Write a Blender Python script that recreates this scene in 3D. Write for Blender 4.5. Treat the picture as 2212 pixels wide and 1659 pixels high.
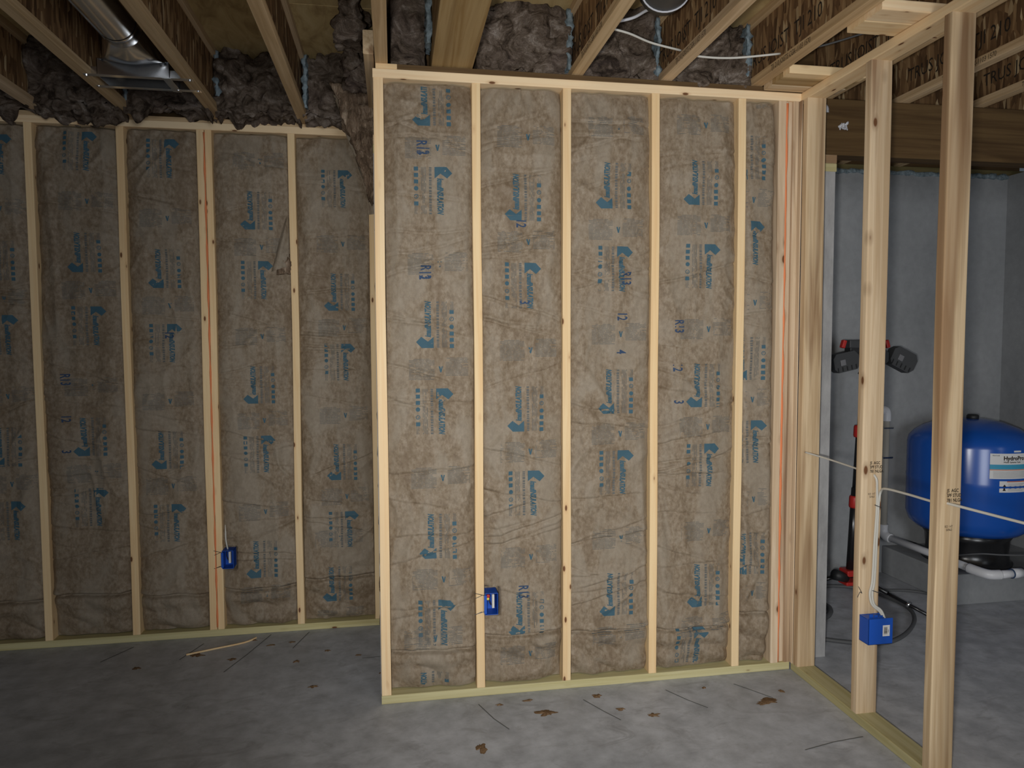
import bpy, bmesh, math, random
import numpy as np
from mathutils import Vector, Matrix

for o in list(bpy.data.objects): bpy.data.objects.remove(o)
S = bpy.context.scene
COL = S.collection
# ------------------------------------------------------------------ camera
cam_d = bpy.data.cameras.new('camera'); cam = bpy.data.objects.new('camera', cam_d); COL.objects.link(cam)
CF = Vector((0.16458, 0.984758, -0.056252)); CR = Vector((0.986275, -0.165064, -0.00403)); CU = Vector((0.013254, 0.054817, 0.998408))
cm = Matrix((CR, CU, -CF)).transposed().to_4x4(); cm.translation = Vector((0.0582, -3.0356, 1.5663))
cam.matrix_world = cm
cam_d.sensor_width = 36; cam_d.sensor_fit = 'HORIZONTAL'; cam_d.lens = 1518.94 * 36 / 2212; cam_d.clip_start = 0.02
S.camera = cam
# ------------------------------------------------------------------ world and lights
w = bpy.data.worlds.new('world'); S.world = w; w.use_nodes = True
bg = w.node_tree.nodes['Background']; bg.inputs[0].default_value = (0.62, 0.72, 0.85, 1); bg.inputs[1].default_value = 0.085
def area(name, loc, target, sx, sy, power, col):
    l = bpy.data.lights.new(name, 'AREA'); l.shape = 'RECTANGLE'; l.size = sx; l.size_y = sy; l.energy = power; l.color = col
    o = bpy.data.objects.new(name, l); COL.objects.link(o); o.location = loc
    o.rotation_euler = (Vector(target) - Vector(loc)).to_track_quat('-Z', 'Y').to_euler(); return o
area('patio_door_daylight', (1.5, -6.2, 1.35), (1.0, 0.0, 1.35), 1.8, 2.0, 85, (0.93, 0.96, 1.0))
area('side_window_daylight', (4.19, -1.7, 1.45), (2.0, -1.2, 1.2), 0.9, 0.9, 5, (0.85, 0.93, 1.0))
lp = bpy.data.lights.new('hand_lamp', 'SPOT'); lp.energy = 250; lp.spot_size = math.radians(86); lp.spot_blend = 1.0
lp.shadow_soft_size = 0.05; lp.color = (1.0, 0.98, 0.94)
lo = bpy.data.objects.new('hand_lamp', lp); COL.objects.link(lo); lo.location = (-0.12, -3.15, 1.5)
lo.rotation_euler = (Vector((1.15, 0, 1.30)) - Vector(lo.location)).to_track_quat('-Z', 'Y').to_euler()
S.view_settings.view_transform = 'Standard'; S.view_settings.look = 'None'; S.view_settings.gamma = 1
S.view_settings.use_curve_mapping = False
S.view_settings.exposure = 0.12

# ------------------------------------------------------------------ numeric noise
rng = np.random.RandomState(7)
PERM = rng.permutation(256); PERM = np.concatenate([PERM, PERM, PERM])
G3 = rng.normal(size=(256, 3)); G3 /= np.linalg.norm(G3, axis=1)[:, None]
def noise(x, y, z):
    x, y, z = np.broadcast_arrays(np.asarray(x, float), np.asarray(y, float), np.asarray(z, float))
    xi, yi, zi = np.floor(x).astype(int), np.floor(y).astype(int), np.floor(z).astype(int)
    xf, yf, zf = x - xi, y - yi, z - zi
    xi &= 255; yi &= 255; zi &= 255
    f = lambda t: t * t * t * (t * (t * 6 - 15) + 10)
    u, v, ww = f(xf), f(yf), f(zf)
    def g(a, b, c):
        i = PERM[PERM[PERM[xi + a] + yi + b] + zi + c]
        gg = G3[i]
        return gg[..., 0] * (xf - a) + gg[..., 1] * (yf - b) + gg[..., 2] * (zf - c)
    L = lambda t, a, b: a + t * (b - a)
    return L(ww, L(v, L(u, g(0,0,0), g(1,0,0)), L(u, g(0,1,0), g(1,1,0))), L(v, L(u, g(0,0,1), g(1,0,1)), L(u, g(0,1,1), g(1,1,1)))) * 1.5
def ridged(x, y, z): return 1 - 2 * np.abs(noise(x, y, z))
def fbm(x, y, z, n=3):
    a = 0; s = 1
    for k in range(n): a = a + noise(x * s, y * s, z * s + 7.3 * k) / s; s *= 2.03
    return a

# ------------------------------------------------------------------ materials
MAT = {}
class NT:
    def __init__(s, name, rough=0.7, metal=0.0, spec=0.3):
        m = bpy.data.materials.new(name); m.use_nodes = True; s.m = m; s.t = m.node_tree; s.b = s.t.nodes['Principled BSDF']
        s.b.inputs['Roughness'].default_value = rough; s.b.inputs['Metallic'].default_value = metal
        s.b.inputs['Specular IOR Level'].default_value = spec; MAT[name] = m
        s.tc = s.n('ShaderNodeTexCoord'); s.co = s.tc.outputs['Object']
    def n(s, t, **kw):
        nd = s.t.nodes.new(t)
        for k, v in kw.items():
            if isinstance(v, tuple) and k.startswith('i_') is False and hasattr(nd, k) is False: pass
            setattr(nd, k, v)
        return nd
    def l(s, a, b): s.t.links.new(a, b)
    def rnd(s, amt=31.0):
        oi = s.n('ShaderNodeObjectInfo'); m = s.n('ShaderNodeVectorMath', operation='MULTIPLY_ADD')
        c = s.n('ShaderNodeCombineXYZ')
        for k, f in enumerate((amt, amt * .37, amt * 1.7)):
            mm = s.n('ShaderNodeMath', operation='MULTIPLY'); s.l(oi.outputs['Random'], mm.inputs[0]); mm.inputs[1].default_value = f; s.l(mm.outputs[0], c.inputs[k])
        a = s.n('ShaderNodeVectorMath', operation='ADD'); s.l(s.co, a.inputs[0]); s.l(c.outputs[0], a.inputs[1]); s.co = a.outputs[0]
        s.random = oi.outputs['Random']
    def map(s, sc):
        mp = s.n('ShaderNodeMapping'); mp.inputs['Scale'].default_value = sc; s.l(s.co, mp.inputs[0]); return mp.outputs[0]
    def noise(s, sc, scale=1.0, detail=4, rough=.55, dist=0.0):
        t = s.n('ShaderNodeTexNoise'); s.l(s.map(sc), t.inputs['Vector']); t.inputs['Scale'].default_value = scale
        t.inputs['Detail'].default_value = detail; t.inputs['Roughness'].default_value = rough; t.inputs['Distortion'].default_value = dist
        return t.outputs['Fac']
    def ramp(s, fac, stops):
        r = s.n('ShaderNodeValToRGB'); e = r.color_ramp.elements
        while len(e) < len(stops): e.new(0.5)
        for q, (p, c) in zip(e, stops):
            q.position = p; q.color = (c[0], c[1], c[2], 1) if isinstance(c, tuple) else (c, c, c, 1)
        s.l(fac, r.inputs[0]); return r.outputs[0]
    def mix(s, fac, a, b, mode='MIX'):
        m = s.n('ShaderNodeMix', data_type='RGBA', blend_type=mode)
        for i, v in ((0, fac), (6, a), (7, b)):
            if isinstance(v, (int, float)): m.inputs[i].default_value = v
            elif isinstance(v, tuple): m.inputs[i].default_value = (v[0], v[1], v[2], 1)
            else: s.l(v, m.inputs[i])
        return m.outputs[2]
    def math(s, op, a, b=0.0):
        m = s.n('ShaderNodeMath', operation=op)
        for i, v in ((0, a), (1, b)):
            if isinstance(v, (int, float)): m.inputs[i].default_value = v
            else: s.l(v, m.inputs[i])
        return m.outputs[0]
    def col(s, c):
        if isinstance(c, tuple): s.b.inputs['Base Color'].default_value = (c[0], c[1], c[2], 1)
        else: s.l(c, s.b.inputs['Base Color'])
    def bump(s, h, st=.3, d=.002):
        b = s.n('ShaderNodeBump'); b.inputs['Strength'].default_value = st; b.inputs['Distance'].default_value = d
        s.l(h, b.inputs['Height']); s.l(b.outputs[0], s.b.inputs['Normal'])

def wood(name, pale, mid, dark, knot=(0.16, 0.07, 0.03), streak=0.5, vary=0.25, knots=True, rough=.75, ks=(24, 24, 9)):
    t = NT(name, rough, 0, .2); t.rnd()
    g1 = t.noise((38, 38, 1.1), 1, 5, .6, .8); g2 = t.noise((9, 9, .45), 1, 3, .5, 1.2); g3 = t.noise((240, 240, 6), 1, 2)
    c = t.ramp(g1, [(.38, mid), (.58, pale)])
    st = t.ramp(g2, [(.50, 0.0), (.66, 1.0)])
    c = t.mix(t.math('MULTIPLY', st, streak), c, dark)
    c = t.mix(.18, c, t.ramp(g3, [(.35, mid), (.65, pale)]), 'MULTIPLY')
    var = t.ramp(t.random, [(0, (1 - vary * .5, 1 - vary * .62, 1 - vary * .8)), (.5, (1.0, .95, .87)), (1, (1.0, 1.0, 1.06))])
    c = t.mix(1.0, c, var, 'MULTIPLY')
    if knots:
        v = t.n('ShaderNodeTexVoronoi'); t.l(t.map(ks), v.inputs['Vector']); v.inputs['Scale'].default_value = 1
        d = v.outputs['Distance']; sel = t.ramp(v.outputs['Color'], [(.60, 0.0), (.62, 1.0)])
        k = t.math('MULTIPLY', t.ramp(d, [(.10, 1.0), (.15, 0.0)]), sel)
        halo = t.math('MULTIPLY', t.ramp(d, [(.12, .55), (.30, 0.0)]), sel)
        c = t.mix(halo, c, dark); c = t.mix(k, c, knot)
    t.col(c); t.bump(g3, .25, .001); return t.m
wood('pine', (.90, .74, .49), (.84, .64, .39), (.60, .38, .20), streak=.25)
wood('pine_grey', (.76, .63, .45), (.60, .46, .30), (.30, .19, .11), streak=.9, ks=(15, 15, 7))
wood('treated_pine', (.66, .63, .40), (.56, .52, .29), (.40, .34, .16), streak=.4)
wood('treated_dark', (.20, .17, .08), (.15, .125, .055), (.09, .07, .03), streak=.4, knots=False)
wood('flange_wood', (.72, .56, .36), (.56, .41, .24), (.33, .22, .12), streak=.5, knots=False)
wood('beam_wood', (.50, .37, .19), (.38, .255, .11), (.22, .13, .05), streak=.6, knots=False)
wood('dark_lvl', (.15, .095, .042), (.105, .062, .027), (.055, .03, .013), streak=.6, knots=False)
t = NT('osb', .8, 0, .15); t.rnd()
v = t.n('ShaderNodeTexVoronoi'); v.inputs['Scale'].default_value = 1; nz = t.noise((8, 8, 8), 1, 2)
wv = t.n('ShaderNodeVectorMath', operation='ADD'); t.l(t.map((52, 60, 13)), wv.inputs[0]); t.l(nz, wv.inputs[1]); t.l(wv.outputs[0], v.inputs['Vector'])
sp = t.n('ShaderNodeSeparateColor'); t.l(v.outputs['Color'], sp.inputs[0])
c = t.ramp(sp.outputs[0], [(0, (.11, .06, .03)), (.45, (.23, .13, .062)), (.8, (.35, .21, .10)), (.93, (.44, .29, .15)), (1, (.70, .54, .32))])
c = t.mix(.45, c, t.ramp(t.noise((110, 110, 9), 1, 4), [(.3, .3), (.7, 1.0)]), 'MULTIPLY')
t.col(c); t.bump(sp.outputs[1], .5, .002)
t = NT('subfloor', .8, 0, .15); t.rnd()
c = t.ramp(t.noise((3.5, 22, 10), 1, 5, .6, 1.0), [(.3, (.30, .20, .085)), (.5, (.52, .38, .18)), (.7, (.64, .50, .26))])
t.col(c)
t = NT('kraft_paper', .62, 0, .28); t.rnd(9)
m1 = t.noise((60, 60, 42), 1, 5, .65); m2 = t.noise((8, 8, 3), 1, 4, .6, .5); m3 = t.noise((420, 420, 300), 1, 2)
c = t.ramp(m1, [(.34, (.182, .134, .088)), (.50, (.252, .194, .132)), (.66, (.318, .260, .192))])
c = t.mix(t.ramp(m2, [(.46, 0.0), (.60, .6)]), c, (.31, .265, .205))
c = t.mix(t.ramp(m2, [(.32, .42), (.44, 0.0)]), c, (.155, .105, .062))
c = t.mix(.25, c, t.ramp(m3, [(.3, .5), (.7, 1.0)]), 'MULTIPLY')
t.col(c); t.bump(m1, .35, .002)
t = NT('fibreglass', .95, 0, .05); t.rnd(17)
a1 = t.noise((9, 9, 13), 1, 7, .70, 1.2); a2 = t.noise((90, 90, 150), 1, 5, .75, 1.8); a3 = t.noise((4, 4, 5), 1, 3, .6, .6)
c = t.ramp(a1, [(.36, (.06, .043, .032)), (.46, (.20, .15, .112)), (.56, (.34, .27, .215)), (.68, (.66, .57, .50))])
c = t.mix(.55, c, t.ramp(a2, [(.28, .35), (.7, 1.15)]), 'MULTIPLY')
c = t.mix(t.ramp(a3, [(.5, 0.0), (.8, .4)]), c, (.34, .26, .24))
t.col(c); t.bump(a2, 1.0, .012)
t = NT('fibreglass_lit', .95, 0, .05)  # lit copy of the fibreglass, lamp light on the loose strip put into its colour
a1 = t.noise((22, 22, 4), 1, 6, .7, 1.4); a2 = t.noise((120, 120, 30), 1, 4, .7, 1.2)
c = t.ramp(a1, [(.33, (.11, .075, .05)), (.5, (.27, .19, .13)), (.68, (.55, .43, .32))]); c = t.mix(.5, c, t.ramp(a2, [(.28, .4), (.7, 1.15)]), 'MULTIPLY')
t.col(c); t.bump(a2, 1.0, .010)
def plain(name, c, rough=.6, metal=0., spec=.4):
    t = NT(name, rough, metal, spec); t.col(c); return t
plain('ink_blue', (.052, .112, .150), .7, 0, .2); plain('ink_faint', (.125, .128, .122), .75, 0, .2); plain('ink_stamp', (.035, .065, .13), .7, 0, .2)
plain('ink_black', (.035, .028, .022), .8, 0, .1); plain('orange_paint', (.80, .25, .10), .7)
plain('blue_plastic', (.012, .085, .46), .38); plain('tank_blue', (.008, .085, .42), .22, 0, .6)
plain('black_plastic', (.018, .019, .02), .5); plain('black_steel', (.012, .012, .013), .25, 0, .6); plain('grey_plastic', (.05, .052, .055), .55)
plain('red_plastic', (.45, .025, .02), .45); plain('pvc_white', (.66, .67, .70), .35); plain('pvc_aged', (.44, .42, .37), .5)
plain('cable_white', (.62, .61, .56), .5); plain('label_white', (.70, .70, .70), .5); plain('label_cyan', (.05, .32, .50), .5); plain('label_orange', (.60, .20, .10), .5)
plain('yellow_plastic', (.75, .60, .08), .45); plain('wire_dark', (.03, .03, .03), .6); plain('hose_grey', (.085, .088, .092), .6)
plain('brass', (.55, .38, .14), .28, 1.0); plain('copper_wire', (.50, .26, .14), .35, 1.0); plain('nail_steel', (.10, .10, .105), .4, .8)
plain('foam_white', (.55, .56, .60), .8); plain('lens_grey', (.16, .16, .17), .3); plain('switch_grey', (.12, .13, .14), .5)
t = NT('galvanised', .22, 1.0, .5); n1 = t.noise((9, 9, 9), 1, 2)
t.col(t.ramp(n1, [(.3, (.66, .67, .68)), (.7, (.74, .75, .76))])); t.l(t.ramp(n1, [(.3, .20), (.7, .25)]), t.b.inputs['Roughness'])
t = NT('dark_duct', .5, .6, .4); t.col((.10, .10, .10))
t = NT('foam_blue', .7, 0, .3); t.col(t.ramp(t.noise((40, 40, 40), 1, 4), [(.35, (.10, .135, .155)), (.7, (.29, .36, .40))])); t.bump(t.noise((50, 50, 50), 1, 3), .8, .006)
t = NT('concrete_floor', .58, 0, .35)
f1 = t.noise((1.3, 1.3, 1), 1, 5, .6, .6); f2 = t.noise((9, 9, 9), 1, 6, .65); f3 = t.noise((4.5, 9, 1), 1, 4, .7, 1.4)
c = t.ramp(f1, [(.3, (.40, .42, .455)), (.7, (.535, .555, .60))])
c = t.mix(.8, c, t.ramp(f2, [(.32, .62), (.68, 1.08)]), 'MULTIPLY')
c = t.mix(t.ramp(f3, [(.54, 0.0), (.70, .5)]), c, (.24, .24, .25))
t.col(c); t.l(t.ramp(f2, [(.3, .46), (.7, .66)]), t.b.inputs['Roughness']); t.bump(f2, .2, .002)
t = NT('concrete_wall', .8, 0, .2)
f1 = t.noise((2, 2, 1.2), 1, 5, .6); f2 = t.noise((22, 22, 22), 1, 5, .7)
c = t.ramp(f1, [(.3, (.235, .245, .255)), (.7, (.33, .34, .35))]); c = t.mix(.5, c, t.ramp(f2, [(.3, .75), (.7, 1.05)]), 'MULTIPLY')
t.col(c); t.bump(f2, .3, .003)
t = NT('concrete_pale', .85, 0, .2)
c = t.ramp(t.noise((14, 14, 5), 1, 5, .7), [(.3, (.30, .30, .305)), (.7, (.46, .46, .465))]); t.col(c); t.bump(t.noise((40, 40, 40), 1, 4), .4, .003)
t = NT('sawdust', .95, 0, .05); t.col(t.ramp(t.noise((60, 60, 60), 1, 5, .7), [(.3, (.11, .065, .035)), (.7, (.27, .175, .10))])); t.bump(t.noise((120, 120, 120), 1, 3), .8, .004)

# ------------------------------------------------------------------ object helpers
MW = {}
def put(name, me, mat=None, parent=None, mw=None):
    o = bpy.data.objects.new(name, me); COL.objects.link(o); mw = mw or Matrix()
    if parent is not None:
        o.parent = parent; o.matrix_parent_inverse = MW[parent.name].inverted()
    o.matrix_basis = mw; MW[o.name] = mw
    if mat:
        if len(me.materials) == 0: me.materials.append(MAT[mat])
    return o
def empty(name, loc): return put(name, None, None, None, Matrix.Translation(Vector(loc)))
def tag(o, label=None, cat=None, group=None, kind=None):
    for k, v in (('label', label), ('category', cat), ('group', group), ('kind', kind)):
        if v: o[k] = v
    return o
def thing(name, loc, label, cat, group=None): return tag(empty(name, loc), label, cat, group)
def mesh(verts, faces, smooth=False):
    me = bpy.data.meshes.new('mesh'); me.from_pydata([tuple(v) for v in verts], [], [tuple(f) for f in faces]); me.update()
    if smooth: me.polygons.foreach_set('use_smooth', [True] * len(me.polygons))
    return me
class MB:
    def __init__(s): s.v = []; s.f = []
    def add(s, v, f):
        k = len(s.v); s.v += [tuple(p) for p in v]; s.f += [tuple(i + k for i in q) for q in f]; return s
    def box(s, x0, x1, y0, y1, z0, z1, m=None):
        v = [(x, y, z) for z in (z0, z1) for y in (y0, y1) for x in (x0, x1)]
        if m: v = [m @ Vector(p) for p in v]
        return s.add(v, [(0,2,3,1),(4,5,7,6),(0,1,5,4),(2,6,7,3),(0,4,6,2),(1,3,7,5)])
    def bevbox(s, x0, x1, y0, y1, z0, z1, r=.004, m=None):
        bm = bmesh.new(); bmesh.ops.create_cube(bm, size=1)
        for q in bm.verts: q.co = Vector(((x0+x1)/2 + q.co.x*(x1-x0), (y0+y1)/2 + q.co.y*(y1-y0), (z0+z1)/2 + q.co.z*(z1-z0)))
        bmesh.ops.bevel(bm, geom=bm.edges[:], offset=r, segments=2, affect='EDGES', profile=.5)
        bm.verts.index_update(); v = [(m @ q.co if m else q.co.copy()) for q in bm.verts]; f = [[q.index for q in p.verts] for p in bm.faces]; bm.free(); return s.add(v, f)
    def tube(s, pts, r, n=10, caps=True):
        pts = [Vector(p) for p in pts]; rs = r if isinstance(r, (list, tuple)) else [r] * len(pts)
        t0 = (pts[1] - pts[0]).normalized(); up = Vector((0, 0, 1)) if abs(t0.z) < .9 else Vector((1, 0, 0)); u = t0.cross(up).normalized()
        V = []; F = []
        for i, p in enumerate(pts):
            a = pts[max(i-1, 0)]; b = pts[min(i+1, len(pts)-1)]; tt = (b - a).normalized()
            u = (u - tt * u.dot(tt)).normalized(); ww = tt.cross(u)
            for k in range(n):
                an = 2 * math.pi * k / n; V.append(p + (u * math.cos(an) + ww * math.sin(an)) * rs[i])
        for i in range(len(pts) - 1):
            for k in range(n): F.append((i*n+k, i*n+(k+1)%n, (i+1)*n+(k+1)%n, (i+1)*n+k))
        if caps: F.append(tuple(range(n-1, -1, -1))); F.append(tuple((len(pts)-1)*n + k for k in range(n)))
        return s.add(V, F)
    def lathe(s, prof, c, n=40):
        V = []; F = []
        for r, z in prof:
            for k in range(n): an = 2*math.pi*k/n; V.append((c[0] + r*math.cos(an), c[1] + r*math.sin(an), c[2] + z))
        for i in range(len(prof)-1):
            for k in range(n): F.append((i*n+k, i*n+(k+1)%n, (i+1)*n+(k+1)%n, (i+1)*n+k))
        F.append(tuple(range(n-1, -1, -1))); F.append(tuple((len(prof)-1)*n+k for k in range(n)))
        return s.add(V, F)
    def build(s, name, mat, parent=None, smooth=False, mw=None): return put(name, mesh(s.v, s.f, smooth), mat, parent, mw)
def spline(P, k=8):
    P = [Vector(p) for p in P]; out = []
    for i in range(len(P)-1):
        a, b, c, d = P[max(i-1,0)], P[i], P[i+1], P[min(i+2, len(P)-1)]
        for j in range(k):
            q = j / k; out.append(.5*((2*b) + (c-a)*q + (2*a-5*b+4*c-d)*q*q + (3*b-a-3*c+d)*q**3))
    out.append(P[-1]); return out
AX = {'Z': Matrix(((1,0,0),(0,1,0),(0,0,1))), 'X': Matrix(((0,0,1),(1,0,0),(0,1,0))), 'Y': Matrix(((0,1,0),(0,0,1),(1,0,0)))}
lcount = [0]
def lumber(name, axis, b, mat, parent=None, r=.004, bow=.0015, wane=0.0):
    x0, x1, y0, y1, z0, z1 = b; lcount[0] += 1; sd = lcount[0] * 3.71
    d = dict(Z=(x1-x0, y1-y0, z1-z0), X=(y1-y0, z1-z0, x1-x0), Y=(z1-z0, x1-x0, y1-y0))[axis]
    W, T, L = d; n = max(2, int(L / .11)); V = []; F = []
    cs = []
    for cx, cy in ((1,1),(-1,1),(-1,-1),(1,-1)):
        for a in (0, 45, 90):
            an = math.radians(a) + {(1,1):0,(-1,1):math.pi/2,(-1,-1):math.pi,(1,-1):1.5*math.pi}[(cx,cy)]
            cs.append((cx*(W/2-r) + r*math.cos(an), cy*(T/2-r) + r*math.sin(an)))
    m = len(cs); zz = np.linspace(0, L, n+1); bx = noise(zz*.9, sd, 0)*bow; by = noise(zz*.9, sd, 9)*bow*.6
    for i in range(n+1):
        for k, (px, py) in enumerate(cs):
            q = 0
            if wane and k in (0,1,2): q = wane * max(0, float(noise(zz[i]*2.2, sd, 4)))
            V.append((px + bx[i] - q*(1 if px > 0 else -1), py + by[i], zz[i]))
    for i in range(n):
        for k in range(m): F.append((i*m+k, i*m+(k+1)%m, (i+1)*m+(k+1)%m, (i+1)*m+k))
    F.append(tuple(range(m-1,-1,-1))); F.append(tuple(n*m+k for k in range(m)))
    mw = AX[axis].to_4x4()
    mw.translation = Vector(dict(Z=((x0+x1)/2,(y0+y1)/2,z0), X=(x0,(y0+y1)/2,(z0+z1)/2), Y=((x0+x1)/2,y0,(z0+z1)/2))[axis])
    return put(name, mesh(V, F), mat, parent, mw)
def lumpy(name, b, mat, parent=None, cell=.02, amp=.03, fr=9, seed=0, bend=None, big=.0, side=1.0, fuzz=0.0):
    x0, x1, y0, y1, z0, z1 = b; V = {}; P = []; F = []
    nx, ny, nz = [max(2, int(round(q/cell))) for q in (x1-x0, y1-y0, z1-z0)]
    def vid(i, j, k):
        if (i,j,k) not in V: V[(i,j,k)] = len(P); P.append((i/nx, j/ny, k/nz))
        return V[(i,j,k)]
    for i in range(nx):
        for j in range(ny):
            F.append((vid(i,j,0), vid(i,j+1,0), vid(i+1,j+1,0), vid(i+1,j,0))); F.append((vid(i,j,nz), vid(i+1,j,nz), vid(i+1,j+1,nz), vid(i,j+1,nz)))
        for k in range(nz):
            F.append((vid(i,0,k), vid(i+1,0,k), vid(i+1,0,k+1), vid(i,0,k+1))); F.append((vid(i,ny,k), vid(i,ny,k+1), vid(i+1,ny,k+1), vid(i+1,ny,k)))
    for j in range(ny):
        for k in range(nz):
            F.append((vid(0,j,k), vid(0,j,k+1), vid(0,j+1,k+1), vid(0,j+1,k))); F.append((vid(nx,j,k), vid(nx,j+1,k), vid(nx,j+1,k+1), vid(nx,j,k+1)))
    P = np.array(P); W = np.stack([x0 + P[:,0]*(x1-x0), y0 + P[:,1]*(y1-y0), z0 + P[:,2]*(z1-z0)], 1)
    N = P - .5; N = np.sign(N) * (np.abs(N)*2)**6; N /= np.maximum(np.linalg.norm(N, axis=1), 1e-6)[:,None]
    hh = np.abs(fbm(W[:,0]*fr+seed, W[:,1]*fr, W[:,2]*fr, 4)); hh = hh - .35
    N[:,0] *= side
    W = W + N * (hh * amp)[:,None] + np.array([side, 1, 1]) * np.stack([noise(W[:,1]*14, W[:,2]*14, seed+k*3.3+W[:,0]*14) for k in range(3)], 1) * amp * .35
    if fuzz: W = W + N * (ridged(W[:,0]*26+seed, W[:,1]*26, W[:,2]*34) * fuzz)[:,None]
    if big: W = W - N * (fbm(W[:,0]*4+seed, W[:,1]*4, W[:,2]*4, 2) * big)[:,None]
    if bend: W = np.array([bend(*p) for p in W])
    c = Vector(W.mean(0)); W = W - np.array(c)
    return put(name, mesh(W, F, True), mat, parent, Matrix.Translation(c))
# lettering: a text body as flat 2-D triangles
def glyphs(body, size, sx=1.0, shear=0.0, bold=0.0):
    cu = bpy.data.curves.new('glyph', 'FONT'); cu.body = body; cu.size = size; cu.shear = shear; cu.offset = bold; cu.resolution_u = 2
    o = bpy.data.objects.new('glyph', cu); COL.objects.link(o); me = bpy.data.meshes.new_from_object(o)
    v = [(p.co.x * sx, p.co.y) for p in me.vertices]; f = [tuple(p.vertices) for p in me.polygons]
    bpy.data.objects.remove(o); bpy.data.curves.remove(cu); bpy.data.meshes.remove(me); return np.array(v).reshape(-1,2), f
def dice(v, f, step):
    bm = bmesh.new(); vs = [bm.verts.new((x, y, 0)) for x, y in v]
    for q in f:
        try: bm.faces.new([vs[i] for i in q])
        except ValueError: pass
    for ax in (0, 1):
        lo, hi = v[:,ax].min(), v[:,ax].max(); k = lo + step
        while k < hi:
            no = (1,0,0) if ax == 0 else (0,1,0); co = (k,0,0) if ax == 0 else (0,k,0)
            bmesh.ops.bisect_plane(bm, geom=bm.verts[:]+bm.edges[:]+bm.faces[:], plane_co=co, plane_no=no); k += step
    bm.verts.index_update(); V = np.array([(q.co.x, q.co.y) for q in bm.verts]); F = [tuple(q.index for q in p.verts) for p in bm.faces]; bm.free(); return V, F
def join2(parts):
    V = []; F = []; k = 0
    for v, f in parts:
        V.append(np.asarray(v, float)); F += [tuple(i + k for i in q) for q in f]; k += len(v)
    return np.concatenate(V), F
def rect(x0, x1, y0, y1): return (np.array([(x0,y0),(x1,y0),(x1,y1),(x0,y1)]), [(0,1,2,3)])
def ring(cx, cy, r0, r1, n=16):
    a = np.arange(n)*2*np.pi/n; v = np.concatenate([np.stack([cx+r*np.cos(a), cy+r*np.sin(a)],1) for r in (r0, r1)])
    return v, [(k, (k+1)%n, n+(k+1)%n, n+k) for k in range(n)]
def text3d(name, body, size, org, right, up, mat, parent=None, sx=1., shear=0., bold=0., center=False):
    v, f = glyphs(body, size, sx, shear, bold)
    if center: v = v - (v.max(0) + v.min(0)) / 2
    R_, U_ = Vector(right).normalized(), Vector(up).normalized(); o = Vector(org)
    return put(name, mesh([o + R_*x + U_*y for x, y in v], f), mat, parent)

# ------------------------------------------------------------------ levels
D = 0.886; H = 2.675; T = 2.713; J = 2.735; JT = 3.04
YB = 1.215
# ------------------------------------------------------------------ floor and concrete
fl = MB().box(-4.2, 4.25, -7.5, YB + .3, -.12, 0).build('floor', 'concrete_floor'); tag(fl, kind='structure')
def strip(pts, wd, z=.0012):
    m = MB()
    for a, b in zip(pts[:-1], pts[1:]):
        a, b = Vector((*a, z)), Vector((*b, z)); n = (b-a).cross(Vector((0,0,1))).normalized()*wd/2
        m.add([a-n, b-n, b+n, a+n], [(0,1,2,3)])
    return m
for pts in ([(.40,-.07),(.45,-.20),(.50,-.29)], [(.86,-.11),(.92,-.22),(.97,-.30)], [(1.25,-.09),(1.31,-.19),(1.37,-.27)], [(1.58,-.09),(1.64,-.17),(1.69,-.24)],
            [(1.60,-.63),(1.74,-.60),(1.88,-.585)], [(-.62,.86),(-.70,.62),(-.77,.44)], [(-.42,.86),(-.48,.66)], [(-.95,.80),(-1.02,.62)], [(-.12,.48),(.0,.485)], [(-1.3,.82),(-1.4,.66)]):
    strip(pts, .0045).build('layout_line', 'ink_faint', fl)
wf = MB().box(-.02, 2.165, .098, .30, 0, 2.39).build('wall_foundation', 'concrete_pale'); tag(wf, kind='structure')
lumber('sill_plate', 'X', (-.02, 2.17, .096, .235, 2.39, 2.43), 'treated_pine', wf); lumber('sill_plate', 'X', (-.02, 2.17, .096, .235, 2.43, 2.47), 'pine_grey', wf)
wr = MB().box(2.1, 4.45, YB, YB+.25, 0, 2.685).build('wall_rear', 'concrete_wall'); tag(wr, kind='structure')
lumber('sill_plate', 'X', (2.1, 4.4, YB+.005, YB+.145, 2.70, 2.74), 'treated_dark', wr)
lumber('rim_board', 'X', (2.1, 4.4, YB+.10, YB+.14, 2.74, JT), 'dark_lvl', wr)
lumpy('sill_seal', (2.1, 4.3, YB-.012, YB+.10, 2.676, 2.706), 'foam_blue', wr, .02, .018, 16, 3)
ws = MB().box(4.21, 4.5, -3.2, YB, 0, 2.70).build('wall_side', 'concrete_wall'); tag(ws, kind='structure')
wl2 = MB().box(-4.2, -.02, D+.10, D+.34, 0, 2.39).box(.03, .24, .305, D+.34, 0, 2.39).build('wall_outer', 'concrete_wall'); tag(wl2, kind='structure')

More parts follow.
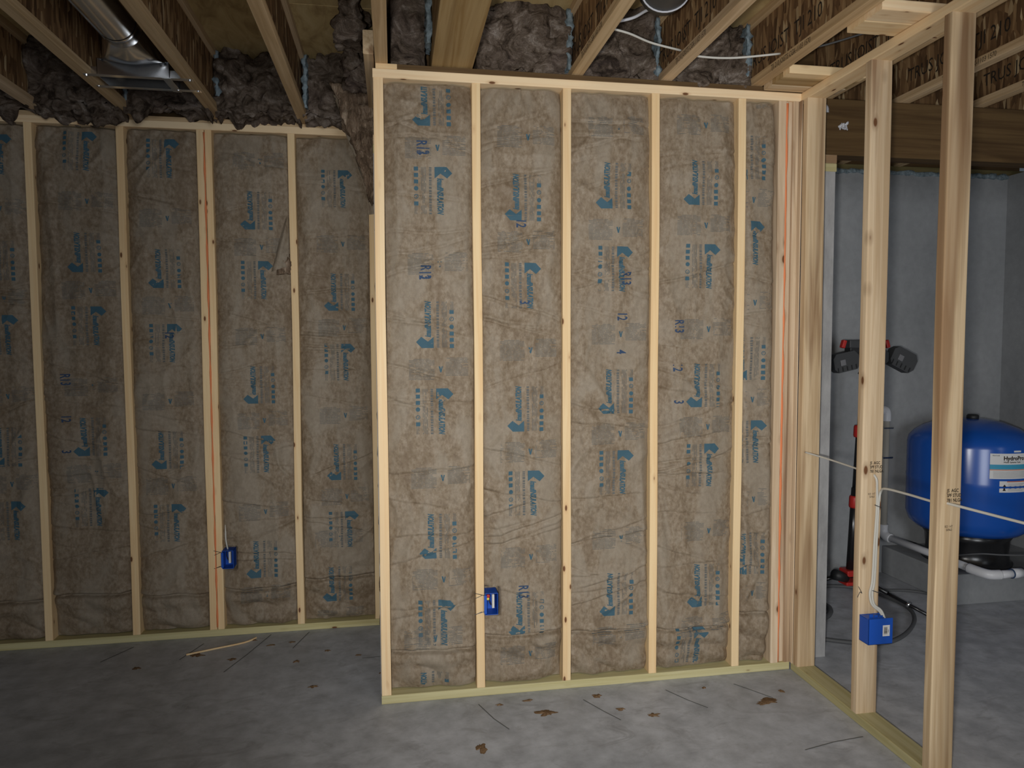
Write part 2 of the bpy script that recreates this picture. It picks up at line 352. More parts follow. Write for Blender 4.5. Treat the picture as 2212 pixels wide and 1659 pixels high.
# ------------------------------------------------------------------ framed walls
def framed(name, y, plates, studs, h):
    e = tag(empty(name, (plates[0], y, 0)), kind='structure')
    lumber('sole_plate', 'X', (plates[0], plates[1], y, y+.089, 0, .038), 'treated_pine', e)
    lumber('top_plate', 'X', (plates[2], plates[3], y-.001, y+.088, h, h+.038), 'pine', e)
    for s in studs:
        lumber('stud', 'Z', (s[0], s[1], y+.002, y+.089, .038, h), s[2], e, bow=.006, wane=s[3] if len(s) > 3 else 0.0)
    return e
w1 = framed('wall_center', 0.0, (-.0155, 1.911, -.0155, 1.928),
    [(-.015,.027,'pine'), (.3995,.4375,'pine',.004), (.7935,.8315,'pine',.006), (1.203,1.241,'pine'), (1.6155,1.6535,'pine',.006), (1.812,1.850,'pine_grey',.008)], H)
lumber('stud', 'Z', (1.884, 1.9105, .0, .089, .038, H), 'pine_grey', w1)
lumber('stud', 'Z', (1.850, 1.884, .012, .089, .038, H), 'pine_grey', w1)
MB().tube([(1.8535, .0085 + .002*math.sin(k*1.7), .04 + k*(H-.05)/40) for k in range(41)], [.006 + .0016*math.sin(k*2.1) for k in range(41)], 6).build('paint_stripe', 'orange_paint', w1, True)
lumber('plywood_strip', 'X', (.06, 1.928, .004, .085, T, J), 'dark_lvl', w1, r=.001)
lumber('plate_block', 'X', (-.003, .085, .0, .089, T, J), 'pine', w1)
w0 = framed('wall_left', D, (-2.9, -.02, -2.9, -.16),
    [(-2.160,-2.122,'pine'), (-1.752,-1.714,'pine',.012), (-1.326,-1.288,'pine',.005), (-.940,-.902,'pine'), (-.900,-.866,'pine',.004), (-.484,-.446,'pine',.004), (-.068,-.030,'pine')], 2.682)
MB().tube([(-.9005, D+.001 + .0015*math.sin(k*1.3), .05 + k*.0655) for k in range(41)], [.0038 + .002*math.sin(k*1.9) for k in range(41)], 6).build('paint_stripe', 'orange_paint', w0, True)
lumber('plywood_strip', 'X', (-2.9, -.16, D+.004, D+.085, 2.720, 2.742), 'flange_wood', w0, r=.001)
# partition running toward the room
wp = tag(empty('wall_right', (1.966, -1.6, 0)), kind='structure')
lumber('sole_plate', 'Y', (1.919, 2.010, -3.4, .0, 0, .038), 'treated_pine', wp); lumber('top_plate', 'Y', (1.919, 2.010, -3.4, .03, H, T), 'pine', wp)
for yy in (-.059, -.488, -.892, -1.30, -1.71, -2.12):
    lumber('stud', 'Z', (1.917, 2.009, yy, yy+.038, .038, H), 'pine_grey', wp, bow=.004)
lumber('stud', 'Z', (1.9115, 1.9165, -.02, .089, .038, H), 'pine_grey', wp, r=.001)
def stamp(y, z, x=1.972):
    tag(text3d('grade_stamp', 'JS  AGC\nSPF STUD\n781 NLGA', .017, (x-.02, y-.0012, z), (1,0,0), (0,0,1), 'ink_black', wp, .8, 0, .0004), None)
    text3d('grade_stamp', 'KD  HT\n  50963', .012, (x-.025, y-.0012, z-.125), (1,0,0), (0,0,1), 'ink_black', wp, .8)
stamp(-.488, 1.075); stamp(-.892, 1.045, 1.972)

# ------------------------------------------------------------------ ceiling: joists, decking, beams
ce = tag(empty('ceiling', (0, 0, J)), kind='structure')
for k in range(7):
    y0 = 1.42 - 1.22*(k+1)
    lumber('subfloor_panel', 'X', (-4.2, 4.4, y0+.002, y0+1.218, JT, JT+.02), 'subfloor', ce, r=.001, bow=0)
JX = [-2.52, -2.095, -1.67, -1.246, -.821, -.395, .021, .860, 1.269, 1.703, 2.120, 2.535, 2.95, 3.37, 3.79]
def web_obj(x, y0, y1, par, z0, z1):
    L = y1 - y0; m = MB().box(-.005, .005, 0, L, 0, z1-z0); return m.build('web', 'osb', par, mw=Matrix.Translation((x, y0, z0)))
for x in JX:
    ye = D+.12 if x < 0 else .20
    if x > 1.9: ye = YB+.09
    jt = empty('joist', (x, -3.4, J)); jt.parent = ce; jt.matrix_parent_inverse = MW[ce.name].inverted()
    lumber('bottom_flange', 'Y', (x-.026, x+.026, -3.4, ye, J, J+.036), 'flange_wood', jt, r=.002)
    lumber('top_flange', 'Y', (x-.026, x+.026, -3.4, ye, JT-.036, JT), 'flange_wood', jt, r=.002)
    web_obj(x, -3.4, ye, jt, J+.036, JT-.036)
    if x > .8:
        for y in (-.16, -1.1):
            text3d('flange_lettering', 'TJI 210 JOISTS CGK-1103 1570', .030, (x-.0275, y, J+.006), (0,-1,0), (0,0,1), 'ink_black', jt, .75, .1)
        text3d('web_lettering', 'TRUS JOIST  TJI 210', .085, (x-.0065, .08, J+.09), (0,-1,0), (0,0,1), 'ink_black', jt, .8)
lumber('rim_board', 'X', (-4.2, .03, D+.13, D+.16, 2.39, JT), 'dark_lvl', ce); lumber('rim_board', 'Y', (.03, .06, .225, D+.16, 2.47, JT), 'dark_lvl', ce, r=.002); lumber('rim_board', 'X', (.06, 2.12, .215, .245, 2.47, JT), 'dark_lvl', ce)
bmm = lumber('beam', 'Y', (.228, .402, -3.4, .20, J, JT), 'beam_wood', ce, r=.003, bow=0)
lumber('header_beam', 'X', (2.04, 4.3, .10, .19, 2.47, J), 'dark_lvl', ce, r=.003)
lumber('nailer', 'Y', (-.050, -.008, -.08, .80, J, J+.095), 'pine_grey', ce)
for a, b, mt in ((-.215, -.165, 'pine'), (-.163, -.075, 'beam_wood'), (-.073, -.004, 'pine_grey'), (-.79, -.702, 'pine'), (-.70, -.60, 'pine')):
    lumber('blocking', 'X', (1.731, 2.092, a, b, T+.001, T+.039), mt, ce)
for x, y in ((-.362, .72), (-.788, .76), (-1.215, .76), (.835, .05), (1.243, .05), (1.677, .05)):
    lumpy('foam_bead', (x-.016, x+.006, y-.03, y+.03, J+.03, JT-.02), 'foam_blue', ce, .012, .022, 22, x)
lumpy('foam_bead', (.205, .226, -.10, .05, J+.06, JT-.01), 'foam_blue', ce, .012, .018, 20, 4)
lumpy('foam_dab', (2.18, 2.225, .088, .104, 2.590, 2.625), 'foam_white', ce, .006, .035, 34, 2)
lumpy('foam_dab', (2.10, 2.118, .090, .104, 2.665, 2.70), 'foam_white', ce, .008, .012, 30, 5)
# fluffy fibreglass stuffed in the rim bays
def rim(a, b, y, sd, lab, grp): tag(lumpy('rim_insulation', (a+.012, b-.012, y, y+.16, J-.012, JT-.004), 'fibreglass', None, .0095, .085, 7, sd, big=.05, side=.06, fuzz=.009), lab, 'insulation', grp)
LB = [x for x in JX if x < .05]
for i in range(len(LB)-2):
    if LB[i] < -2.2: continue
    rim(LB[i], LB[i+1], .735, i*5.1, {-2.095: 'fluffy brown fibreglass above the recessed wall, two bays beyond the duct', -1.67: 'fluffy brown fibreglass in the bay beside the duct, away from the jog', -1.246: 'fluffy brown fibreglass behind the shiny duct boot', -.821: 'fluffy brown fibreglass in the bay beside the duct, toward the jog'}[LB[i]], 'rim fill above the recessed wall')
rim(LB[-2], -.06, .735, 44, 'fluffy brown fibreglass packed beside the nailer above the recessed wall', None)
for a, b, s, q in ((.05,.218,61,'in the narrow gap between the jog joist and wide beam'), (.412,.85,66,'between the wide wood beam and a joist'), (.88,1.26,71,'below the dark strapped duct'), (1.28,1.695,76,'in the joist bay nearest the partition')):
    rim(a, b, .045, s, 'fluffy brown fibreglass ' + q, 'rim fill above the projecting wall')
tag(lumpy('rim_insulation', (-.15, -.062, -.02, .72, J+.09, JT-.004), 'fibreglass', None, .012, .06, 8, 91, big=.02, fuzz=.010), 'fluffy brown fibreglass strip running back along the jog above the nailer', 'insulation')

# ------------------------------------------------------------------ kraft-faced batts with their printing
def logo_block():
    s = 1/5771.
    em = np.array([(205,1180),(335,1050),(495,1170),(637,1055),(637,1328),(345,1328)], float)
    em = np.stack([(em[:,0]-425)*s, (1190-em[:,1])*s], 1)
    bm = bmesh.new(); fc = bm.faces.new([bm.verts.new((x,y,0)) for x,y in em]); bmesh.ops.triangulate(bm, faces=[fc]); bm.verts.index_update()
    E_ = dice(em, [tuple(q.index for q in p.verts) for p in bm.faces], .012); bm.free()
    tv, tf = glyphs('knaufINSULATION', .034, .5, .30, .0019)
    tv = tv - tv.min(0); k = .155 / tv[:,0].max(); tv[:,0] *= k
    tv = np.stack([.027 - tv[:,1], .022 + tv[:,0]], 1)
    Tx = dice(tv, tf, .02)
    I_ = []
    for py in (1280, 1128, 970, 435):
        y = (1190-py)*s; I_.append(rect(.106, .124, y-.0085, y+.0085))
    y = (1190-803)*s; I_.append(ring(.115, y, .0005, .0095)); y = (1190-608)*s; I_ += [ring(.115, y, .0068, .0095), rect(.1138, .1155, y-.001, y+.006), rect(.1100, .1150, y-.001, y+.001)]
    rr = random.Random(4); P = []
    for cx, wd, n in ((.055, .011, 1), (.0745, .0022, 1), (.0805, .0022, 1), (.0865, .0022, 1), (.0925, .0022, 1), (.111, .0018, 0), (.116, .0018, 0), (.121, .0018, 0)):
        y = -.022 if n else .135
        end = .175
        while y < end:
            l = rr.uniform(.004, .011) if wd > .005 else rr.uniform(.02, .06)
            P.append(rect(cx-wd/2, cx+wd/2, y, min(y+l, end))); y += l + (rr.uniform(.002, .005) if wd > .005 else rr.uniform(.004, .012))
    return join2([E_, Tx]), join2(I_), join2(P)
LOGO, ICON, FINE = logo_block()
def para():
    rr = random.Random(9); Q = []
    for x0, x1, y0, n in ((-.145, -.035, -.045, 15), (.012, .110, -.028, 13)):
        P = []
        for k in range(n):
            a = x0 + (rr.uniform(.0, .02) if k > n*.7 else 0); b = x1 - (rr.uniform(0, .03) if rr.random() < .3 else 0); y = y0 + k*.0062; x = a
            while x < b:
                l = rr.uniform(.02, .05); P.append(rect(x, min(x+l, b), y, y+.0021)); x += l+.003
        Q.append(join2(P))
    ar = (np.array([(-.018,.012),(-.011,.012),(-.008,-.002),(-.005,.012),(.0,.012),(-.006,-.014),(-.011,-.014)]), [(0,1,2,5,6)[::-1],(2,3,4,5)[::-1]])
    return Q, ar
PARA, ARROW = para()
STAMP = {}
def stamp2(tx):
    if tx not in STAMP:
        v, f = glyphs(tx, .062, .62, 0, .0012); v = v - (v.max(0)+v.min(0))/2; STAMP[tx] = (np.stack([v[:,1], -v[:,0]], 1), f)
    return STAMP[tx]
class Batt:
    def __init__(s, x0, x1, y, z0, z1, seed, fold, name, label, group, edge=.030, y0=.014, pocket=None):
        s.pk = pocket
        s.x0, s.x1, s.y, s.z0, s.z1, s.sd, s.fold, s.edge, s.y0 = x0, x1, y, z0, z1, seed, fold, edge, y0
        rr = random.Random(seed)
        s.cr = [(rr.uniform(.35, 2.55), rr.uniform(-.35, .35), rr.uniform(-.2,.6), rr.uniform(.5,1.3), rr.uniform(.004,.010)) for _ in range(20)]
        s.e = thing('insulation_batt', ((x0+x1)/2, y, z0), label, 'insulation', group)
        nx = int((x1-x0)/.0058); nz = int((z1-z0)/.0046)
        xs = np.linspace(x0, x1, nx+1); zs = np.linspace(z0, z1, nz+1); X, Z = np.meshgrid(xs, zs); Yv = s.h(X, Z)
        V = np.stack([X.ravel()-x0, Yv.ravel()-y, Z.ravel()-z0], 1)
        a = (np.arange(nz)[:,None]*(nx+1) + np.arange(nx)[None,:]).ravel(); F = np.stack([a, a+1, a+nx+2, a+nx+1], 1)
        put('paper_facing', mesh(V.tolist(), F.tolist(), True), 'kraft_paper', s.e, Matrix.Translation((x0, y, z0)))
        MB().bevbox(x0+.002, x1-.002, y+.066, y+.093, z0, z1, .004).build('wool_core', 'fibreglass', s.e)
    def h(s, x, z):
        u = (x-s.x0)/(s.x1-s.x0); e = np.abs(2*u-1); sd = s.sd*11.3
        y = s.y0 + s.edge*e**6
        y = y + noise(x*3.2+sd, z*.9, 1)*.014
        y = y - np.maximum(0, ridged(x*6.5+sd, z*.75, 3) - .35)*.022*(.30+.70*e)
        y = y - np.maximum(0, ridged(x*5+noise(x*3, z*3, sd)*1.2, z*4.2+sd, 5) - .50)*.018
        y = y + fbm(x*13+sd, z*10, 8, 2)*.0034
        for zc, sl, xo, ln, dp in s.cr:
            d = z - (zc + sl*(x-s.x0-.18) + .012*noise(x*9, zc*7, sd)); g = np.clip(1 - np.abs(u-xo)/ln, 0, 1)
            y = y + dp*np.exp(-np.abs(d)/.0045)*np.minimum(1, g*3) - dp*.5*np.exp(-((d-.012)/.009)**2)*np.minimum(1, g*3)
        tp = np.clip((z-(s.z1-.22))/.22, 0, 1)
        y = y + tp**2*.020 + tp*np.maximum(-.2, ridged(x*10+z*8*np.sign(u-.5)+sd, z*2.5, 2))*.014
        fz = s.fold + .012*noise(x*6, sd, 2); d = z - fz
        y = y + .026*np.exp(-(d/.009)**2) - .012*np.exp(-((d-.022)/.016)**2) - .008*np.exp(-((d+.04)/.03)**2)
        lo = np.clip((fz - z)/.08, 0, 1); y = y + lo*(np.maximum(-.3, ridged(x*6+z*5+sd, z*7, 6))*.020 + .004)
        bt = np.clip((.09 - (z-s.z0))/.09, 0, 1); y = y + bt**2*.022
        y = np.clip(y, -.004, .062)
        if s.pk:
            q = np.clip((s.pk[1]-x)/.012+1, 0, 1)*np.clip((z-s.pk[2])/.012+1, 0, 1)*np.clip((s.pk[3]-z)/.012+1, 0, 1); y = y*(1-q) + .0645*q
        return y + s.y
    def stick(s, nm, tpl, x, z, flip, mat, off=.0011):
        v, f = tpl; v = -v if flip else v
        X = v[:,0]+x; Z = v[:,1]+z; ok = (X > s.x0+.004) & (X < s.x1-.004) & (Z > s.z0+.01) & (Z < s.z1-.006)
        ff = [q for q in f if all(ok[i] for i in q)]
        if not ff: return
        Y = s.h(X, Z) - off
        used = sorted({i for q in ff for i in q}); mp = {i: k for k, i in enumerate(used)}
        put(nm, mesh([(X[i]-x, Y[i]-s.y, Z[i]-z) for i in used], [tuple(mp[i] for i in q) for q in ff]), mat, s.e, Matrix.Translation((x, s.y, z)))
    def prints(s, lst, stamps=()):
        for k, x, z in lst:
            fl_ = k == 'd'
            s.stick('printed_logo', LOGO, x, z, fl_, 'ink_blue'); s.stick('printed_icons', ICON, x, z, fl_, 'ink_blue'); s.stick('fine_print', FINE, x, z, fl_, 'ink_faint')
            if k == 'u':
                for zz in (z-.115, z+.335):
                    [s.stick('text_block', p_, x+.075, zz, False, 'ink_faint') for p_ in PARA]; s.stick('printed_arrow', ARROW, x+.075, zz, False, 'ink_blue')
        for tx, x, z in stamps: s.stick('date_stamp', stamp2(tx), x, z, False, 'ink_stamp', .0016)
G1 = None
b = Batt(.028, .399, 0, .042, 2.668, 1, .215, 'b', 'kraft-faced insulation batt in the projecting wall, beside its free end stud', G1)
b.prints([('u',.184,2.515),('u',.189,1.576),('u',.193,.654),('d',.274,2.296),('d',.271,1.354),('d',.272,.421),('u',.155,-.06)], [('12',.19,1.86),('R13',.196,1.875),('R13',.185,2.40),('12',.195,2.385)])
b = Batt(.438, .793, 0, .042, 2.668, 2, .262, 'b', 'kraft-faced insulation batt beside the blue box of the projecting wall', G1, pocket=(.438, .502, .366, .476))
b.prints([('u',.576,2.128),('u',.583,1.206),('u',.583,.283),('d',.662,1.899),('d',.674,.981),('u',.60,3.05)], [('R13',.615,.46),('12',.612,2.09),('3',.625,1.75)])
b = Batt(.832, 1.202, 0, .042, 2.668, 3, .247, 'b', 'kraft-faced insulation batt stamped 12 and 4 only', G1)
b.prints([('u',.983,2.189),('u',.997,1.276),('u',1.005,.344),('d',1.081,1.977),('d',1.09,1.06),('u',.98,3.10)], [('12',1.071,1.687),('4',1.066,1.531),('R13',1.09,1.86)])
b = Batt(1.242, 1.615, 0, .042, 2.668, 4, .231, 'b', 'kraft-faced insulation batt stamped R13 12 3 in the projecting wall', G1)
b.prints([('u',1.397,2.218),('u',1.416,1.298),('u',1.429,.36),('d',1.494,1.994),('d',1.505,1.08),('d',1.463,.209),('u',1.40,3.12)], [('R13',1.341,1.645),('12',1.338,1.455),('3',1.344,1.299)])
b = Batt(1.654, 1.811, 0, .042, 2.668, 5, .289, 'b', 'narrow kraft-faced insulation batt next to the orange-marked corner studs', G1)
b.prints([('d',1.716,2.104),('d',1.736,1.183),('u',1.63,2.34),('u',1.64,1.42),('u',1.65,.50)])
HB = 2.674
b = Batt(-2.121, -1.753, D, .042, HB, 6, .247, 'b', 'kraft-faced insulation batt in the recessed bay farthest from the jog', G1)
b.prints([('u',-1.945,.978),('u',-1.94,1.92),('d',-1.85,.75),('d',-1.85,1.70),('d',-1.85,2.6)])
b = Batt(-1.713, -1.327, D, .042, HB, 7, .261, 'b', 'kraft-faced insulation batt stamped R13 12 3 in the recessed wall', G1)
b.prints([('d',-1.457,2.63),('u',-1.539,1.967),('u',-1.544,1.021),('d',-1.442,1.746),('d',-1.459,.804)], [('R13',-1.604,1.395),('12',-1.607,1.191),('3',-1.613,1.023)])
b = Batt(-1.287, -.941, D, .042, HB, 8, .231, 'b', 'kraft-faced insulation batt left of the orange-marked double stud in the recessed wall', G1)
b.prints([('d',-1.061,2.606),('d',-1.075,1.656),('d',-1.079,.705),('u',-1.159,1.891),('u',-1.171,.941)], [('12',-1.10,1.62)])
b = Batt(-.865, -.485, D, .042, HB, 9, .246, 'b', 'kraft-faced insulation batt with a torn hole beside its stud', G1, pocket=(-.865, -.803, .366, .476))
b.prints([('u',-.693,2.2),('u',-.701,1.279),('u',-.707,.332),('d',-.609,1.988),('d',-.618,1.057)])
def flap(x, y, z): return (x, y, z)
lumpy('exposed_wool', (-.548, -.488, D-.018, D+.03, 1.945, 2.05), 'fibreglass_lit', b.e, .006, .022, 12, 12)
m = MB(); V = []; n = 16
for i in range(n+1):
    for j in range(7):
        q = i/n; p = j/6; x = -.487 - (1-q)**.8*.092*p; z = 1.985 + q*.27 - .03*p*(1-q)
        yy = D - .002 - .030*math.sin(math.pi*p)*(1-.7*q) - .010*math.sin(9*p+5*q)*(1-q)
        V.append((x, yy, z))
F = [(i*7+j, i*7+j+1, (i+1)*7+j+1, (i+1)*7+j) for i in range(n) for j in range(6)]
put('torn_paper', mesh(V, F, True), 'kraft_paper', b.e)
b = Batt(-.445, -.069, D, .042, HB, 10, .274, 'b', 'kraft-faced insulation batt in the last recessed bay against the jog', G1, y0=.02)
b.prints([('u',-.274,1.776),('u',-.276,.848),('u',-.313,.166),('d',-.191,2.481),('d',-.19,1.549),('d',-.185,.625)])
# batt of the short return wall and the loose piece leaning out of it
rb = thing('insulation_batt', (-.02, .4, .05), 'kraft-faced insulation batt edge filling the short return wall', 'insulation')
lumpy('wool_core', (-.018, -.004, .10, .80, .06, 2.66), 'fibreglass', rb, .03, .012, 9, 5)
wq = tag(empty('wall_return', (-.012, .1, 0)), kind='structure')
lumber('top_plate', 'Y', (-.010, .025, .092, D-.004, H, T), 'pine_grey', wq); lumber('stud', 'Z', (-.0145, .022, .0905, .0965, .0, H), 'pine_grey', wq, r=.001)
def lean(x, y, z):
    q = max(0., (z-2.33)/.52); return (x - .105*q**1.15 + .02*math.sin(q*3), y - .06*math.sin(q*3.1), z)
lb = thing('loose_batt', (-.10, .70, 2.3), 'loose brown insulation strip curling out over the recessed wall top', 'insulation')
def taper(x, y, z):
    q = max(0., (z-2.30)/.56); c = -.045; xx = c + (x-c)*(.25 + .95*min(1, q*1.6)); return lean(xx, y, z)
lumpy('wool_core', (-.11, .02, .62, .70, 2.30, 2.86), 'fibreglass_lit', lb, .010, .03, 10, 21, bend=taper, fuzz=.008)
V = []; n = 26
for i in range(n+1):
    for j in range(9):
        q = i/n; p = j/8; z = 2.24 + q*.6; x0_, _, _ = taper(-.115, .7, max(z, 2.30)); xr = -.03
        x = x0_ - .006 + (p*p)*.08*(1-.4*q); V.append((x, .712 + .03*p + .010*math.sin(q*13+p*6) - .03*(1-q)*p, z))
F = [(i*9+j, i*9+j+1, (i+1)*9+j+1, (i+1)*9+j) for i in range(n) for j in range(8)]
put('paper_facing', mesh(V, F, True), 'kraft_paper', lb)

# ------------------------------------------------------------------ blue device boxes
def device_box(x, y, z, label):
    e = thing('electrical_box', (x, y, z), label, 'electrical box')
    m = MB(); wx, dy, hz, t_ = .058, .056, .098, .0025
    m.bevbox(x, x+t_, y-.020, y+dy, z, z+hz, .001); m.bevbox(x+wx-t_, x+wx, y-.020, y+dy, z, z+hz, .001)
    m.bevbox(x, x+wx, y-.020, y+dy, z, z+t_, .001); m.bevbox(x, x+wx, y-.020, y+dy, z+hz-t_, z+hz, .001); m.bevbox(x, x+wx, y+dy-t_, y+dy, z, z+hz, .001)
    m.bevbox(x-.004, x+.008, y-.024, y-.018, z+.008, z+hz-.008, .001)
    m.build('box_shell', 'blue_plastic', e)
    for q in (.012, .085):
        MB().tube([(x-.045, y-.004, z+q+.012*(1 if q > .05 else -1)), (x-.002, y-.006, z+q)], .0014, 6).build('nail', 'nail_steel', e)
        MB().tube([(x-.042, y-.004, z+q-.012), (x-.012, y-.005, z+q)], .0012, 6).build('nail', 'nail_steel', e)
    MB().bevbox(x+.032, x+.043, y-.014, y+.004, z+.028, z+.090, .002).build('wire_bundle', 'cable_white', e)
    MB().tube(spline([(x+.014, y+.03, z+.085), (x+.02, y-.002, z+.06), (x+.03, y+.01, z+.035)]), .0022, 6).build('wire', 'wire_dark', e)
    return e
e = device_box(.4385, .004, .372, 'blue electrical box with red and yellow wire nuts, in the projecting wall')
MB().bevbox(.446, .460, -.016, -.004, .450, .464, .003).build('wire_nut', 'red_plastic', e); MB().bevbox(.444, .458, -.017, -.005, .440, .450, .003).build('wire_nut', 'yellow_plastic', e)
e = device_box(-.8645, D+.004, .372, 'blue electrical box on the orange-marked double stud')
MB().tube(spline([(-.842, D+.02, .470), (-.848, D+.008, .53), (-.852, D+.03, .60)]), .004, 8).build('cable_tail', 'cable_white', e, True)
# box on the partition stud
YS = -.488
e = thing('electrical_box', (1.97, YS, .35), 'blue electrical box with a white barcode sticker on a partition stud', 'electrical box')
m = MB(); X0, X1, Z0, Z1, YF = 1.922, 2.030, .352, .458, YS-.058
m.bevbox(X0, X0+.003, YF, YS, Z0, Z1, .001); m.bevbox(X0, X1, YF, YF+.003, Z0, Z1, .001); m.bevbox(X0, X1, YS-.003, YS, Z0, Z1, .001)
m.bevbox(X0, X1, YF, YS, Z0, Z0+.003, .001); m.bevbox(X0, X1-.03, YF+.012, YS, Z1-.004, Z1-.001, .001)
m.build('box_shell', 'blue_plastic', e)
for k in range(3): MB().bevbox(X0+.018+k*.022, X0+.034+k*.022, YF+.020, YF+.024, Z1-.004, Z1+.012-.004*k, .001).build('clamp_tab', 'blue_plastic', e)
MB().tube([(1.972, YF+.02, Z0-.008), (1.972, YF+.02, Z0)], .005, 8).build('knockout_stub', 'black_plastic', e)
st_ = MB().bevbox(1.985, 2.016, YF-.001, YF+.001, .385, .430, .0006).build('sticker', 'label_white', e)
rr = random.Random(2); m = MB(); z = .394
while z < .421:
    h_ = rr.choice((.0006, .001, .0015)); m.box(1.990, 2.005, YF-.0014, YF-.0008, z, z+h_); z += h_ + rr.choice((.0007, .0012))
m.build('barcode', 'ink_black', st_); MB().box(2.009, 2.0105, YF-.0014, YF-.0008, .400, .412).build('barcode_digits', 'ink_black', st_)

# ------------------------------------------------------------------ cables of the partition
def cable(name, pts, label, r=.0048, mat='cable_white', k=10): return tag(MB().tube(spline(pts, k), r, 10).build(name, mat, None, True), label, 'cable')
yk = YS - .006
c1 = thing('cable', (1.98, yk, 1.0), 'white cable pair stapled down the partition stud into the blue box', 'cable')
MB().tube(spline([(1.972, YS+.02, 1.040), (1.975, yk-.004, 1.018), (1.983, yk, .97), (1.984, yk, .90), (1.977, yk, .75), (1.972, yk, .60), (1.962, yk, .545), (1.970, yk-.004, .50), (2.00, yk-.012, .47), (2.016, yk-.018, .44)]), .0048, 8).build('cable_run', 'cable_white', c1, True)
MB().tube(spline([(1.925, -.872, 1.006), (1.936, -.80, 1.003), (1.954, -.70, .998), (1.972, -.56, .989), (1.992, yk-.012, .968), (1.992, yk-.002, .93), (1.990, yk-.001, .89), (1.986, yk-.001, .75), (1.981, yk-.001, .60), (1.972, yk-.002, .545), (1.979, yk-.005, .50), (2.006, yk-.012, .475), (2.020, yk-.018, .44)]), .0048, 8).build('cable_run', 'cable_white', c1, True)
for z in (.905, .552):
    MB().tube([(1.969, yk-.007, z+.006), (1.999, yk-.007, z-.006)], .0016, 6).build('staple', 'nail_steel', c1)
cable('cable', [(1.93, -.07, 1.062), (1.96, -.2, 1.05), (1.955, -.36, 1.045), (1.935, -.46, 1.046)], 'white cable sagging from the corner post to the next partition stud', .004)
cable('cable', [(1.957, -.888, 1.006), (1.960, -.93, 1.006), (1.965, -1.05, 1.007), (1.966, -1.19, 1.010), (1.964, -1.27, 1.013)], 'white cable leaving the partition stud and crossing before the blue tank', .0048)
cable('cable', [(.885, -.30, J+.075), (1.00, -.26, J+.075), (1.12, -.2, J+.07), (1.262, -.17, J+.06)], 'white cable strung between ceiling joists near the dark duct', .0045)
cable('cable', [(1.276, -.17, J+.055), (1.35, -.16, J+.045), (1.5, -.16, J+.048), (1.696, -.2, J+.062)], 'white cable strung between the two ceiling joists nearest the partition', .0045)
cable('cable', [(1.71, -.2, J+.07), (1.84, -.27, J+.075), (1.98, -.36, J+.10), (2.11, -.42, J+.13)], 'grey cable above the partition blocking', .004, 'hose_grey')
for z, s in ((.578, 1), ):
    tag(MB().tube(spline([(1.912, YS-.003, .575), (1.926, YS-.006, .548), (1.917, YS-.006, .552), (1.909, YS-.003, .53)]), .0012, 6).build('bent_nail', 'nail_steel'), 'bent wire nail in the partition stud above the blue box', 'nail')
tag(MB().tube(spline([(2.30, -.95, J+.02), (2.45, -.90, J-.03), (2.60, -.80, J-.05), (2.80, -.72, J-.06)]), .019, 12).build('black_pipe', 'black_plastic', None, True), 'black flexible pipe under the joists beyond the partition', 'pipe')

# ------------------------------------------------------------------ ducts
du = thing('duct', (-1.06, .3, J), 'shiny galvanised round duct ending in a register boot between joists', 'duct')
dc = (-1.035, 2.875); R_ = .078
m = MB().tube([(dc[0], y, dc[1]) for y in (-3.3, -1.5, -.6, .12)], R_, 36, False); m.build('round_pipe', 'galvanised', du, True)
for an in (200, 235):
    a = math.radians(an); x, z = dc[0] + math.cos(a)*(R_+.001), dc[1] + math.sin(a)*(R_+.001); MB().tube([(x, -3.3, z), (x, .12, z)], .0035, 6).build('lock_seam', 'galvanised', du, True)
MB().tube([(dc[0], .10, dc[1]), (dc[0], .115, dc[1]), (dc[0], .12, dc[1]), (dc[0], .17, dc[1])], [R_+.002, R_+.004, R_+.001, R_+.001], 36, False).build('collar', 'galvanised', du, True)
V = []; n = 40; F = []
bx0, bx1, by0, by1 = -1.195, -.90, .33, .46
for i in range(7):
    q = i/6; sm = q*q*(3-2*q)
    for k in range(n):
        an = 2*math.pi*k/n + math.pi/2; c_, s_ = math.cos(an), math.sin(an); P0 = Vector((dc[0]+R_*c_, .17, dc[1]+R_*s_))
        mx = max(abs(c_), abs(s_)); rx, ry = c_/mx, s_/mx
        P1 = Vector(((bx0+bx1)/2 + rx*(bx1-bx0)/2, (by0+by1)/2 - ry*(by1-by0)/2*-1, J+.075))
        mid = Vector(((P0.x+P1.x)/2, P0.y + .12, P0.z - .01 + .05*s_))
        V.append((1-sm)**2*P0 + 2*sm*(1-sm)*mid + sm*sm*P1)
for i in range(6):
    for k in range(n): F.append((i*n+k, i*n+(k+1)%n, (i+1)*n+(k+1)%n, (i+1)*n+k))
put('boot_transition', mesh(V, F, True), 'galvanised', du)
m = MB(); m.box(bx0, bx1, by0, by0+.002, J+.004, J+.076); m.box(bx0, bx1, by1-.002, by1, J+.004, J+.076); m.box(bx0, bx0+.002, by0, by1, J+.004, J+.076); m.box(bx1-.002, bx1, by0, by1, J+.004, J+.076); m.build('boot_collar', 'galvanised', du)
m = MB()
for y in (by0-.006, by1+.004):
    MB().bevbox(-1.245, -.80, y-.016, y+.012, J-.002, J, .0006).bevbox(-1.22, -.85, y+.010, y+.012, J, J+.04, .0006).build('hanger_rail', 'galvanised', du)
MB().bevbox(-.925, -.89, by0-.02, by1+.02, J-.004, J-.002, .0006).build('cross_strap', 'galvanised', du)
for x, y in ((-.815, by0), (-.815, by1+.005), (-.90, by1), (-1.235, by0), (-1.235, by1)):
    MB().tube([(x, y-.004, J-.006), (x, y-.004, J)], .006, 8).build('screw', 'galvanised', du)
d2 = thing('duct', (1.06, -.4, 2.9), 'dark round duct with hanging straps between joists above the projecting wall', 'duct')
